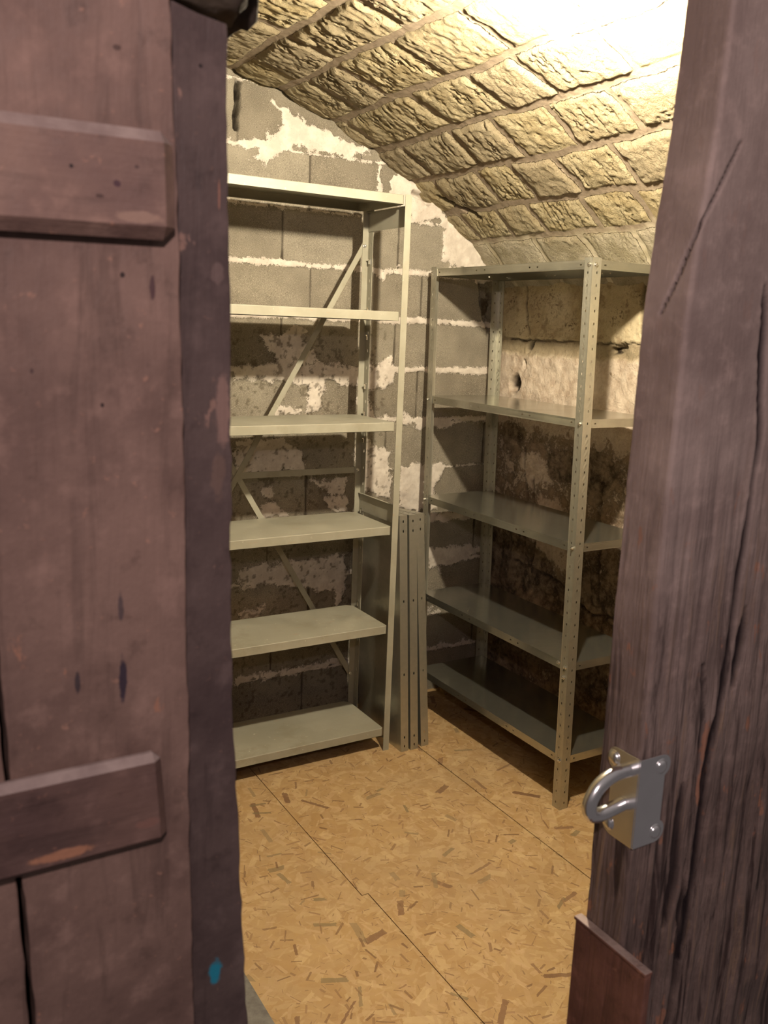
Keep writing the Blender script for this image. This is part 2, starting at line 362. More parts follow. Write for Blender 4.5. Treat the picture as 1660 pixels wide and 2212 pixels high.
# ------------------------------------------------------------------ setting: back wall of hollow blocks, full height
YB, XR, XL = 3.10, 2.37, -0.75
VXC, VZC, VR = 0.80, 0.25, 2.175
PLASTER = [
 [(1.183,2.175),(1.315,2.197),(1.309,2.228),(1.342,2.219),(1.375,2.249),(1.359,2.282),(1.315,2.335),(1.341,2.327),(1.394,2.294),(1.488,2.264),(1.588,2.228),(1.722,2.209),(1.734,2.190),(1.628,2.171),(1.550,2.174),(1.446,2.175),(1.361,2.144),(1.298,2.106),(1.272,2.108),(1.299,2.160),(1.239,2.164),(1.183,2.163)],
 [(1.759,2.176),(1.791,2.172),(1.785,2.122),(1.792,2.064),(1.768,2.062),(1.769,2.120)],
 [(2.075,1.998),(2.136,1.986),(2.184,1.954),(2.270,1.879),(2.267,1.828),(2.159,1.817),(2.086,1.830)],
 [(1.880,2.107),(1.955,2.090),(2.055,2.031),(2.046,2.004),(1.959,2.013),(1.916,2.018),(1.887,2.057)],
 [(1.763,1.786),(1.896,1.788),(1.838,1.767),(1.810,1.748),(1.783,1.755)],
 [(1.290,1.522),(1.371,1.515),(1.454,1.564),(1.498,1.540),(1.474,1.506),(1.557,1.428),(1.486,1.412),(1.372,1.411),(1.344,1.460)],
 [(1.200,1.412),(1.299,1.401),(1.447,1.420),(1.563,1.421),(1.667,1.410),(1.745,1.406),(1.853,1.448),(1.876,1.452),(1.885,1.350),(1.790,1.328),(1.676,1.334),(1.605,1.346),(1.569,1.346),(1.572,1.247),(1.490,1.232),(1.501,1.346),(1.449,1.339),(1.411,1.351),(1.373,1.363),(1.345,1.343),(1.317,1.368),(1.200,1.356)],
 [(1.723,1.328),(1.770,1.321),(1.761,1.274),(1.800,1.206),(1.881,1.213),(1.882,1.191),(1.753,1.206),(1.726,1.252)],
 [(1.356,1.257),(1.460,1.252),(1.470,1.229),(1.356,1.226)],
 [(1.916,1.213),(1.927,1.250),(1.959,1.203),(2.004,1.196),(2.083,1.210),(2.224,1.204),(2.370,1.205),(2.371,1.185),(2.225,1.178),(2.062,1.168),(2.006,1.164),(1.917,1.190)],
 [(1.202,1.140),(1.376,1.144),(1.483,1.087),(1.494,1.018),(1.378,1.008),(1.202,1.003)],
 [(1.703,1.143),(1.778,1.123),(1.878,1.054),(1.870,1.026),(1.782,1.020),(1.717,1.051)],
 [(1.915,1.014),(2.014,1.012),(2.129,1.022),(2.143,0.984),(2.100,0.917),(2.130,0.815),(2.014,0.799),(1.923,0.849)],
 [(1.725,0.995),(1.796,1.048),(1.875,1.056),(1.879,0.870),(1.786,0.900),(1.728,0.932)],
 [(1.495,0.977),(1.674,0.973),(1.675,0.932),(1.634,0.914),(1.576,0.943)],
 [(1.304,0.882),(1.361,0.905),(1.429,0.846),(1.305,0.829)],
 [(1.307,0.962),(1.360,0.968),(1.351,0.933),(1.332,0.916)],
 [(1.577,0.900),(1.617,0.926),(1.670,0.904),(1.678,0.838),(1.624,0.841)],
 [(1.222,0.654),(1.447,0.654),(1.584,0.656),(1.678,0.660),(1.681,0.559),(1.662,0.512),(1.621,0.515),(1.505,0.533),(1.437,0.558),(1.385,0.569),(1.283,0.563),(1.223,0.574)],
 [(1.621,0.546),(1.682,0.535),(1.663,0.463),(1.636,0.457)],
 [(1.223,0.478),(1.314,0.484),(1.331,0.514),(1.338,0.466),(1.309,0.444),(1.223,0.444)],
 [(1.206,0.212),(1.391,0.209),(1.596,0.220),(1.725,0.218),(1.731,0.192),(1.597,0.194),(1.391,0.179),(1.206,0.183)],
 [(2.065,0.800),(2.224,0.798),(2.352,0.783),(2.348,0.762),(2.157,0.765),(2.067,0.768)],
 [(2.073,0.658),(2.170,0.635),(2.262,0.641),(2.319,0.652),(2.372,0.609),(2.272,0.577),(2.174,0.562),(2.121,0.563),(2.087,0.544)],
 [(2.099,0.207),(2.382,0.197),(2.383,0.183),(2.243,0.185),(2.099,0.192)],
 [(2.096,0.377),(2.157,0.363),(2.146,0.343),(2.097,0.356)],
 [(2.141,0.559),(2.158,0.557),(2.147,0.527)],
]
COURSES = [0.0, 0.19, 0.385, 0.585, 0.79, 1.0, 1.20, 1.40, 1.592, 1.778, 1.97, 2.165, 2.37, 2.6]
BED_W = [0, .006, .002, .009, .007, .004, .008, .012, .012, .011, .006, .005, .004, 0]
VJOINT = {0: 1.50, 1: 1.36, 2: 1.52, 3: 1.34, 4: 1.50, 5: 1.36, 6: 1.50, 7: 1.385, 8: 1.50, 9: 1.385, 10: 1.49, 11: 1.21, 12: 1.5}
xs = axis([(-0.80, 1.12, 0.02), (1.12, 2.42, 0.004)]); zs = axis([(-0.02, 2.50, 0.0042)])
X, Z = np.meshgrid(xs, zs, indexing='ij')
wob = (fbm(X*6, Z*6, 3)-0.5)*0.018
sd = np.full(X.shape, -1.0)
for poly in PLASTER:
    sd = np.maximum(sd, poly_sd(X+(fbm(X*25, Z*25, 11)-0.5)*0.05, Z+(fbm(X*25, Z*25, 12)-0.5)*0.05, poly))
bed = np.full(X.shape, 1.0); joint = np.zeros(X.shape); tone = np.zeros(X.shape); relief = np.zeros(X.shape)
for i, zc in enumerate(COURSES):
    if i == 0: continue
    hw = BED_W[i]*(0.55+0.9*fbm(X*9, X*0+i*3.3, 20+i))
    dz = np.abs(Z-zc-wob*0.7)
    sd = np.maximum(sd, (hw-dz)*1.3)
    bed = np.minimum(bed, dz)
for i in range(len(COURSES)-1):
    inrow = (Z >= COURSES[i]) & (Z < COURSES[i+1])
    k0 = np.floor((X-VJOINT[i])/0.49)
    tone = np.where(inrow, _hash(k0+40, k0*0+i, 5), tone)
    u = (X-VJOINT[i])-k0*0.49; d = np.minimum(u, 0.49-u)
    d = np.abs(d+(vnoise(X*0+i, Z*30, 8)-0.5)*0.004)
    joint = np.where(inrow, np.maximum(joint, sstep(0.0055, 0.002, d)*(0.6+0.4*vnoise(X*3, Z*9, 9))), joint)
joint = np.maximum(joint, sstep(0.005, 0.001, bed)*0.5*sstep(0.45, 0.6, fbm(X*7, Z*3, 66)))
# open cracks near the vault and beside the top of the grey rack
crk = [[(1.213, 2.36), (1.208, 2.33), (1.212, 2.29), (1.203, 2.25), (1.206, 2.215)], [(1.93, 2.075), (1.965, 2.065), (2.0, 2.045)]]
for c in crk: joint = np.maximum(joint, sstep(0.013, 0.006, seg_d(X, Z, c)+(vnoise(X*60, Z*60, 4)-0.5)*0.006))
cr1 = np.maximum.reduce([sstep(0.013, 0.004, seg_d(X, Z, c)) for c in crk])
# block end by the corner, broken open with rubble
rub = poly_sd(X+(fbm(X*22, Z*22, 13)-0.5)*0.05, Z, [(2.27, 1.77), (2.325, 1.77), (2.36, 1.62), (2.34, 1.55), (2.30, 1.63), (2.275, 1.70)])
relief += sstep(-0.01, 0.015, rub)*(0.02+0.05*(fbm(X*35, Z*35, 15)-0.45))
dirt = sstep(-0.01, 0.01, rub)*sstep(0.5, 0.62, fbm(X*28, Z*28, 16))
# mouldy, sooty flecks low on the wall and above the beds
dirt = np.maximum(dirt, 0.65*sstep(0.62, 0.70, fbm(X*70, Z*70, 18))*sstep(1.62, 1.50, Z)*sstep(1.95, 1.80, X))
# rubble and mortar wedge under the vault
d_v = np.hypot(X-VXC, Z-VZC)-VR
wedge = sstep(-0.16, -0.05, d_v)*sstep(0.50, 0.60, fbm(X*14, Z*14, 19))*sstep(1.75, 1.85, X)
sd = np.maximum(sd, -0.02+0.045*wedge)
cover = sstep(-0.004, 0.006, sd)
plaster = np.clip(0.5+sd/0.030, -0.15, 1.15)
tone = tone*0.9
dd = 0.006*(fbm(X*3, Z*3, 21)-0.5) + relief - cover*0.004 - cover*0.006*(fbm(X*40, Z*40, 22)-0.5)
dd += 0.004*sstep(0.006, 0.001, bed)*(1-cover) + 0.005*joint*(1-cover) + 0.05*cr1
dd -= 0.012*sstep(-0.06, 0.0, d_v)*fbm(X*20, Z*20, 23)*sstep(1.8, 1.9, X)
P = np.stack([X, YB+dd, Z], -1)
struct(grid_obj('wall_back', P, M_BACK, dict(plaster=plaster, joint=np.clip(joint, 0, 1), tone=tone, dirt=dirt)))

# ------------------------------------------------------------------ vault of rough stone blocks
SB = [-1.80, -1.585, -1.39, -1.195, -1.0, -0.805, -0.61, -0.415, -0.22, -0.02, 0.185, 0.375, 0.565, 0.785, 0.98, 1.175, 1.365, 1.525, 1.80]
CROSS = {10: [2.30, 2.60, 2.98], 11: [2.22, 2.62, 2.90], 12: [2.02, 2.35, 2.66, 2.87], 13: [2.05, 2.28, 2.57, 3.02], 14: [1.90, 2.15, 2.39, 2.63, 2.93],
         15: [2.05, 2.29, 2.51, 2.71, 2.98], 16: [2.10, 2.33, 2.59, 2.79, 3.0], 17: [2.2, 2.45, 2.70]}
ss = axis([(-1.80, 0.10, 0.02), (0.10, 1.80, 0.0045)]); ys = axis([(0.70, 1.70, 0.02), (1.70, 3.12, 0.0045)])
S_, Y_ = np.meshgrid(ss, ys, indexing='ij')
Sw = S_+(fbm(S_*5, Y_*5, 31)-0.5)*0.035+(fbm(S_*22, Y_*22, 32)-0.5)*0.014; Yw = Y_+(fbm(S_*5, Y_*5, 33)-0.5)*0.05+(fbm(S_*22, Y_*22, 34)-0.5)*0.012
dj = np.full(S_.shape, 1.0); bid = np.zeros(S_.shape); hb = np.zeros(S_.shape)
for i in range(len(SB)-1):
    row = (Sw >= SB[i]) & (Sw < SB[i+1])
    cr = CROSS.get(i, None)
    ylist = ([0.2+0.27*k+(0.13 if i % 2 else 0) for k in range(12)] if cr is None else [cr[0]-0.29*k for k in range(6, 0, -1)]+cr+[cr[-1]+0.3])
    dr = np.minimum(np.abs(Sw-SB[i]), np.abs(Sw-SB[i+1]))-0.002
    dc = np.full(S_.shape, 1.0); cnt = np.zeros(S_.shape)
    for yc in ylist:
        dc = np.minimum(dc, np.abs(Yw-yc)-0.001); cnt += (Yw > yc)
    dj = np.where(row, np.minimum(dr, dc), dj); bid = np.where(row, i*37+cnt, bid)
hsh = _hash(bid, bid*0+3, 44); hsh2 = _hash(bid, bid*0+9, 45)
mort = np.clip(0.5+(0.0105*(0.7+0.7*fbm(S_*8, Y_*8, 35))-dj)/0.016, -0.1, 1.1)
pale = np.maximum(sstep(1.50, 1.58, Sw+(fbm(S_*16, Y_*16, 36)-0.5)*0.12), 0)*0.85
inside = sstep(0.009, 0.024, dj)
strat = fbm(S_*7+Y_*4, Y_*42-S_*6, 37, 5, 0.6); lump = fbm(S_*16, Y_*16, 38, 4); fine = fbm(S_*60, Y_*60, 39, 3)
rid = 1-np.abs(2*strat-1)
h = -inside*(0.003+0.008*hsh+0.004*sstep(0.0, 0.07, dj)) + inside*(0.0035*(sstep(0.30, 0.70, strat)-0.5)*(0.2+hsh2) + 0.007*(lump-0.5) + 0.008*(fine-0.5))
h += 0.009*sstep(0.90, 0.99, rid)*inside*sstep(0.45, 0.6, lump)*(0.2+0.8*(hsh2 > 0.4))
h *= (1-0.65*pale)
h += (1-inside)*0.004*(fbm(S_*30, Y_*30, 40)-0.5)
h += 0.018*sstep(3.03, 3.10, Y_)*(fbm(S_*9, Y_*0, 41)-0.35)
hole = sstep(0.016, 0.008, seg_d(S_, Y_, [(1.275, 3.015), (1.31, 3.0), (1.345, 2.955), (1.375, 2.925), (1.405, 2.90)])+(fbm(S_*50, Y_*50, 42)-0.5)*0.012)
h += 0.06*hole
hole2 = np.maximum(sstep(0.010, 0.005, seg_d(S_, Y_, [(0.40, 3.09), (0.50, 3.085), (0.60, 3.095)])+(fbm(S_*40, Y_*40, 43)-0.5)*0.012), 0)
h += 0.02*hole2
th = S_/VR
P = np.stack([VXC+(VR+h)*np.sin(th), Y_, VZC+(VR+h)*np.cos(th)], -1)
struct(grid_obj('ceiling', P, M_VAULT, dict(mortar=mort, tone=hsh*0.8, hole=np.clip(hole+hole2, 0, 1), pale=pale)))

# ------------------------------------------------------------------ right wall: old plastered stones
yr = axis([(0.70, 2.05, 0.02), (2.05, 3.14, 0.005)]); zr = axis([(-0.02, 1.90, 0.005)])
Y2, Z2 = np.meshgrid(yr, zr, indexing='ij')
w1 = (fbm(Y2*7, Z2*7, 51)-0.5)*0.05; w2 = (fbm(Y2*25, Z2*25, 52)-0.5)*0.02
Ya, Za = Y2+w1+w2, Z2+w1*0.6-w2
crack = np.zeros(Y2.shape)
for pts, wd in (([(3.0, 1.535), (2.87, 1.535), (2.6, 1.54), (2.2, 1.535)], 0.0035), ([(2.91, 1.80), (2.90, 1.66), (2.885, 1.56)], 0.004), ([(2.27, 1.80), (2.29, 1.68), (2.27, 1.57)], 0.007),
                ([(2.85, 1.10), (2.83, 0.9), (2.84, 0.75)], 0.004), ([(2.40, 1.02), (2.41, 0.85), (2.39, 0.6)], 0.008), ([(2.9, 0.62), (2.6, 0.60), (2.45, 0.52), (2.2, 0.55)], 0.006), ([(2.78, 0.62), (2.77, 0.82), (2.80, 0.98)], 0.006)):
    crack = np.maximum(crack, sstep(wd*1.5, wd*0.5, seg_d(Ya, Za, pts))*(0.35+0.65*fbm(Y2*12, Z2*12, 53)))
holes = [(2.875, 1.512, 0.030, 0.013, 0.9), (2.955, 1.355, 0.035, 0.040, 0.0), (2.39, 1.515, 0.05, 0.018, 0.1), (2.905, 1.44, 0.012, 0.02, 0.0)]
hol = np.zeros(Y2.shape)
for (a, b, ra, rb, tw) in holes:
    da, db = Ya-a, Za-b; da, db = da*math.cos(tw)-db*math.sin(tw), da*math.sin(tw)+db*math.cos(tw)
    hol = np.maximum(hol, sstep(1.15, 0.7, np.hypot(da/ra, db/rb)))
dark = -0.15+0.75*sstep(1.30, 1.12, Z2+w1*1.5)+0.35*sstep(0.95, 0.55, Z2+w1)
for (a, b, ra, rb, v) in ((2.64, 1.06, .10, .06, .9), (2.44, 1.06, .10, .09, .8), (2.53, 0.98, .06, .05, .5), (2.70, 0.80, .12, .12, -.95), (2.60, 0.70, .10, .10, -.5), (2.80, 1.02, .10, .07, -.4), (2.93, 1.15, .08, .1, .3),
                          (2.95, 1.42, .06, .05, .15), (2.30, 1.62, .04, .03, .35), (2.57, 1.68, .12, .06, .25), (2.36, 1.66, .05, .03, .5), (2.80, 1.62, .02, .06, .5), (2.62, 0.20, .3, .1, -.3), (2.90, 0.7, .08, .2, .3), (2.40, 1.42, .035, .12, .45), (2.88, 1.30, .02, .10, .5)):
    dark = dark+v*sstep(1.2, 0.3, np.hypot((Ya-a)/ra, (Za-b)/rb))
band = 0.8*sstep(1.545, 1.53, Za)*sstep(1.47, 1.49, Za)
tone2 = sstep(1.50, 1.46, Za)*0.9
h2 = 0.030*(fbm(Y2*5, Z2*5, 54)-0.5)+0.010*(fbm(Y2*22, Z2*22, 55)-0.5)+0.016*crack+0.035*hol+0.006*band
h2 += 0.012*sstep(0.4, 0.6, fbm(Y2*13, Z2*13, 56))*sstep(1.25, 1.05, Z2)
P = np.stack([XR+h2+0.004, Y2, Z2], -1)
hrag = sstep(0.4, 0.6, fbm(Y2*60, Z2*60, 57))
struct(grid_obj('wall_right', P, M_RIGHT, dict(dark=np.clip(dark, -0.2, 1.2), crack=np.clip(crack*0.85+hol*(0.3+0.7*hrag), 0, 1), tone=tone2, band=band)))

# left wall and the wall with the doorway
yl = axis([(0.70, 3.14, 0.04)]); zl = axis([(-0.02, 1.95, 0.04)]); Y3, Z3 = np.meshgrid(yl, zl, indexing='ij')
struct(grid_obj('wall_left', np.stack([XL+0.03*(fbm(Y3*6, Z3*6, 61)-0.5), Y3, Z3], -1), M_LEFT))
bm = bmesh.new()
bm_box(bm, -1.6, 0.243, 0.665, 0.745, -0.03, 2.6); bm_box(bm, 0.243, 0.835, 0.665, 0.745, 2.10, 2.6); bm_box(bm, 0.835, 2.8, 0.665, 0.745, -0.03, 2.6)
struct(bm_obj('wall_front', bm, M_FRONT))
# ragged stones over the left edge of the doorway
def rock(name, c, s, mat, seed, parent=None, sub=4):
    bm = bmesh.new(); bmesh.ops.create_icosphere(bm, subdivisions=sub, radius=1)
    for v in bm.verts:
        p = np.array(v.co); q = np.sign(p)*np.abs(p)**0.72
        n = float(fbm(np.array([p[0]*2.2+p[2]*1.3+seed]), np.array([p[1]*2.2-p[2]*1.1+seed]), seed)[0])
        n2 = float(fbm(np.array([p[0]*8+p[2]*3]), np.array([p[1]*8-p[2]*5]), seed+1)[0])
        k = 0.78+0.34*n+0.14*n2
        v.co = Vector((c[0]+q[0]*k*s[0], c[1]+q[1]*k*s[1], c[2]+q[2]*k*s[2]))
    return bm_obj(name, bm, mat, parent, smooth=True)
for i, (c, s) in enumerate((((0.262, 0.705, 1.90), (0.030, 0.045, 0.115)), ((0.225, 0.67, 1.83), (0.05, 0.035, 0.05)))):
    struct(rock('trim_%d' % (i+1), c, s, M_FRONT, 3+i))

# ------------------------------------------------------------------ floor of strand boards, 2 mm open seams
bm = bmesh.new(); zt, zb = 0.0, -0.018
G = 0.0013
def board(x0, x1, y0, y1): bm_box(bm, x0+G, x1-G, y0+G, y1-G, zb, zt)
board(-0.78, -0.11, 0.60, 3.14); board(-0.11, 0.52, 0.60, 3.14)
def poly_board(o):
    a = [bm.verts.new((x, y, zt)) for x, y in o]; b = [bm.verts.new((x, y, zb)) for x, y in o]
    bm.faces.new(a); bm.faces.new(b[::-1])
    for k in range(len(o)): bm.faces.new((a[k], b[k], b[(k+1) % len(o)], a[(k+1) % len(o)]))
poly_board([(0.52+G, 0.60), (1.163-G, 0.60), (1.163-G, 1.949-G), (1.143-G, 1.949-G), (1.143-G, 3.14), (0.52+G, 3.14)])
poly_board([(1.163+G, 0.60), (1.781-G, 0.60), (1.779-G, 3.14), (1.143+G, 3.14), (1.143+G, 1.949+G), (1.163+G, 1.949+G)])
board(1.781, 2.42, 0.60, 3.14)
fl = struct(bm_obj('floor', bm, M_OSB))
under = struct(box_obj('floor_underlay', -0.8, 2.45, 0.58, 3.16, -0.05, -0.0185, M_GAP)); under.parent = fl
# ------------------------------------------------------------------ sheet metal helpers
def sheet(bm, o, du, dv, U, V, holes=(), cu=0.007, cv=0.008):
    """flat sheet U x V from o with one column of oval holes (uc, vc, ru, rv), all with the same uc"""
    o = Vector(o); du = Vector(du); dv = Vector(dv)
    def q(us, vs): bm.faces.new([bm.verts.new(o+du*a+dv*b) for a, b in zip(us, vs)])
    if not holes: q((0, U, U, 0), (0, 0, V, V)); return
    uc = holes[0][0]; a, b = uc-cu, uc+cu
    q((0, a, a, 0), (0, 0, V, V)); q((b, U, U, b), (0, 0, V, V))
    last = 0
    for (_, vc, ru, rv) in holes:
        q((a, b, b, a), (last, last, vc-cv, vc-cv)); last = vc+cv
        out = [(uc+cu*x, vc+cv*y) for x, y in ((1, 0), (1, 1), (0, 1), (-1, 1), (-1, 0), (-1, -1), (0, -1), (1, -1))]
        inn = [(uc+ru*math.cos(k*PI/4), vc+rv*max(-0.9, min(0.9, 1.25*math.sin(k*PI/4)))) for k in range(8)]
        ov = [bm.verts.new(o+du*x+dv*y) for x, y in out]; iv = [bm.verts.new(o+du*x+dv*y) for x, y in inn]
        for k in range(8): bm.faces.new((ov[k], ov[(k+1) % 8], iv[(k+1) % 8], iv[k]))
    q((a, b, b, a), (last, last, V, V))

def rows(uc, v0, v1, step, ru=0.0028, rv=0.0045):
    n = int((v1-v0)/step)+1
    return [(uc, v0+i*step, ru, rv) for i in range(n)]

def sheet_obj(name, bm, mat, parent=None, thick=0.0014, shear=None, smooth=False):
    bmesh.ops.remove_doubles(bm, verts=bm.verts, dist=1e-5)
    if shear:
        for v in bm.verts: v.co.x += shear[0]*v.co.z; v.co.y += shear[1]*v.co.z
    o = bm_obj(name, bm, mat, parent)
    s = o.modifiers.new('thickness', 'SOLIDIFY'); s.thickness = thick; s.offset = 0
    return o

def tray(bm, x0, x1, y0, y1, z, lip, holes_x=(), holes_y=(), ret=0.012):
    """shelf plate with turned-down lips and small returns; holes_x = distances along the sides parallel to x"""
    sheet(bm, (x0, y0, z), (1, 0, 0), (0, 1, 0), x1-x0, y1-y0)
    hy = [(lip*0.5, v, 0.0026, 0.0045) for v in holes_y]; hx = [(lip*0.5, v, 0.0026, 0.0045) for v in holes_x]
    for x in (x0, x1): sheet(bm, (x, y0, z), (0, 0, -1), (0, 1, 0), lip, y1-y0, hy)
    for y in (y0, y1): sheet(bm, (x0, y, z), (0, 0, -1), (1, 0, 0), lip, x1-x0, hx)
    if ret:
        for x, d in ((x0, 1), (x1, -1)): sheet(bm, (x, y0+0.002, z-lip), (d, 0, 0), (0, 1, 0), ret, y1-y0-0.004)

M_BOLT = mat_metal('bright_zinc', (0.85, 0.85, 0.82), 0.22)

def bolt_mesh(d, r=0.0055, h=0.005):
    """hexagon bolt head with a round washer, pointing along d"""
    bm = bmesh.new()
    a = bmesh.ops.create_cone(bm, cap_ends=True, segments=14, radius1=r*1.35, radius2=r*1.35, depth=0.0012)
    b = bmesh.ops.create_cone(bm, cap_ends=True, segments=6, radius1=r, radius2=r*0.92, depth=h)
    bmesh.ops.translate(bm, verts=b['verts'], vec=(0, 0, h/2+0.0006))
    c = bmesh.ops.create_uvsphere(bm, u_segments=8, v_segments=4, radius=r*0.6)
    bmesh.ops.translate(bm, verts=c['verts'], vec=(0, 0, h+0.0004))
    bmesh.ops.transform(bm, matrix=Vector((0, 0, 1)).rotation_difference(Vector(d)).to_matrix().to_4x4(), verts=bm.verts)
    bmesh.ops.recalc_face_normals(bm, faces=bm.faces)
    me = bpy.data.meshes.new('bolt'); bm.to_mesh(me); bm.free(); me.materials.append(M_BOLT); return me
BM_X, BM_Y = bolt_mesh((-1, 0, 0)), bolt_mesh((0, -1, 0))
def bolt(me, loc, parent):
    o = bpy.data.objects.new('bolt', me); COL.objects.link(o); o.parent = parent; o.location = loc; return o

# ------------------------------------------------------------------ galvanised slotted-angle rack along the right wall
GX, GY, GL, GW, GH = 1.9564, 2.0477, 0.895, 0.332, 1.80
SH = (0.017, 0.049)
g = empty('shelving_rack', 'galvanised slotted-angle metal rack with five glossy shelves along the right stone wall', 'shelf', (GX, GY, 0))
FLG = 0.035
def lpost(cx, cy, sx, sy):
    bm = bmesh.new(); hs = rows(0.019, 0.022, GH-0.015, 0.0385)
    sheet(bm, (cx, cy, 0), (sx, 0, 0), (0, 0, 1), FLG, GH, hs)
    sheet(bm, (cx, cy, 0), (0, sy, 0), (0, 0, 1), FLG, GH, hs)
    return sheet_obj('post', bm, M_GALV, g, 0.0018, SH)
lpost(0, 0, 1, 1); lpost(0, GL, 1, -1); lpost(GW, 0, -1, 1); lpost(GW, GL, -1, -1)
for k, z in enumerate((1.7925, 1.3051, 0.9062, 0.508, 0.1852)):
    bm = bmesh.new(); i = 0.0022
    tray(bm, i, GW-i, i, GL-i, 0, 0.027, holes_x=(0.052, GW-0.056), holes_y=(0.052, 0.26, 0.30, 0.55, 0.60, GL-0.056))
    for v in bm.verts: v.co.z += z; v.co.x += SH[0]*z; v.co.y += SH[1]*z
    sheet_obj('shelf', bm, M_GSHELF, g, 0.0012)
    zz = z-0.0135; ox, oy = SH[0]*zz, SH[1]*zz
    bolt(BM_X, (ox-0.0015, oy+0.012, zz), g); bolt(BM_X, (ox-0.0015, oy+GL-0.012, zz), g)
    if k == 0: bolt(BM_Y, (ox+0.012, oy-0.0015, zz), g)
    if k == 3:
        bolt(BM_X, (ox-0.0015, oy+0.045, zz+0.006), g); bolt(BM_X, (ox-0.0015+SH[0]*-0.035, oy+0.016+SH[1]*-0.035, zz-0.035), g)

# ------------------------------------------------------------------ grey-beige enamelled rack in front of the block wall
LX, LY, LD, LW, LH = 1.6653, 2.682, 0.285, 1.0, 2.0
l = empty('shelving_rack', 'grey-beige enamelled metal rack with six shelves and diagonal back braces by the block wall', 'shelf', (LX-LW, LY, 0))
M_DARKEN = M_ENAMEL
def epost(cx, cy, sx, sy):
    bm = bmesh.new()
    sheet(bm, (cx, cy, 0), (sx, 0, 0), (0, 0, 1), 0.024, LH)
    sheet(bm, (cx, cy, 0), (0, sy, 0), (0, 0, 1), 0.034, LH, rows(0.02, 0.04, LH-0.04, 0.0625, 0.003, 0.0065), cv=0.012)
    return sheet_obj('post', bm, M_ENAMEL, l, 0.0018)
epost(LW, 0, -1, 1); epost(0, 0, 1, 1); epost(LW, LD, -1, -1); epost(0, LD, 1, -1)
for z in (2.0002, 1.6184, 1.2411, 0.8681, 0.4954, 0.0928):
    bm = bmesh.new()
    z = min(z, 1.9985)
    x0, x1, y0, y1, lip = 0.026, LW-0.026, 0.0012, LD-0.0012, 0.031
    c = 0.022
    # top plate with clipped rear and front corners, lips all round, a return along the front
    top = [(x0+0.004, y0), (x1-0.006, y0), (x1, y0+0.006), (x1, y1-c), (x1-c, y1), (x0+c, y1), (x0, y1-c), (x0, y0+0.004)]
    tv = [bm.verts.new((a, b, z)) for a, b in top]; lv = [bm.verts.new((a, b, z-lip)) for a, b in top]
    bm.faces.new(tv)
    for k in range(len(top)): bm.faces.new((tv[k], lv[k], lv[(k+1) % len(top)], tv[(k+1) % len(top)]))
    sheet(bm, (x0+0.006, y0, z-lip), (0, 1, 0), (1, 0, 0), 0.014, x1-x0-0.012); sheet(bm, (x0+c, y1, z-lip), (0, -1, 0), (1, 0, 0), 0.014, x1-x0-2*c)
    bmesh.ops.remove_doubles(bm, verts=bm.verts, dist=1e-5); bmesh.ops.recalc_face_normals(bm, faces=bm.faces)
    s = bm_obj('shelf', bm, M_ENAMEL, l)
    b = s.modifiers.new('bevel', 'BEVEL'); b.width = 0.0022; b.segments = 3; b.limit_method = 'ANGLE'
    so = s.modifiers.new('thickness', 'SOLIDIFY'); so.thickness = 0.0012; so.offset = -1
def flat_bar(name, a, b, y, w_=0.020, t=0.002, ext=0.014):
    a = Vector((a[0], 0, a[1])); b = Vector((b[0], 0, b[1])); d = (b-a).normalized(); a = a-d*ext; b = b+d*ext; n = Vector((-d.z, 0, d.x))*w_/2
    bm = bmesh.new(); vs = []
    for yy in (y, y+t):
        for p in (a-n, b-n, b+n, a+n): vs.append(bm.verts.new((p.x, yy, p.z)))
    for f in ((0, 1, 2, 3), (7, 6, 5, 4), (0, 4, 5, 1), (1, 5, 6, 2), (2, 6, 7, 3), (3, 7, 4, 0)): bm.faces.new([vs[i] for i in f])
    return bm_obj(name, bm, M_ENAMEL, l)
yb_ = LD+0.0012
flat_bar('diagonal_brace', (0.018, 0.206), (LW-0.018, 1.85), yb_); flat_bar('diagonal_brace', (0.018, 1.85), (LW-0.018, 0.206), yb_+0.0022)
flat_bar('back_strap', (0.012, 1.028), (LW-0.012, 1.028), yb_+0.0046, 0.022)
for (bx, bz) in ((LW-0.016, 1.85), (LW-0.016, 0.206), (LW-0.014, 1.028)):
    bolt(BM_Y, (bx, LD-0.001, bz), l)
for xx in (LW-0.0022, 0.0022):
    for z0, z1 in ((1.900, 1.966), (0.872, 0.940)):
        bm = bmesh.new(); sheet(bm, (xx, 0.003, z0), (0, 1, 0), (0, 0, 1), LD-0.006, z1-z0)
        sheet(bm, (xx, 0.003, z1), (0, 1, 0), (-1 if xx > 0.5 else 1, 0, 0), LD-0.006, 0.008)
        sheet_obj('side_plate', bm, M_ENAMEL, l, 0.0014)
# small bright shelf clips hooked in the rear right post
for z in (1.6184, 1.2411, 0.8681, 0.4954, 1.79, 1.52, 1.34, 1.14):
    bm = bmesh.new(); bm_box(bm, LW-0.008, LW-0.0025, LD-0.026, LD-0.018, z-0.004, z+0.014); bm_box(bm, LW-0.012, LW-0.006, LD-0.026, LD-0.018, z+0.010, z+0.014)
    bm_obj('shelf_clip', bm, M_BOLT, l)

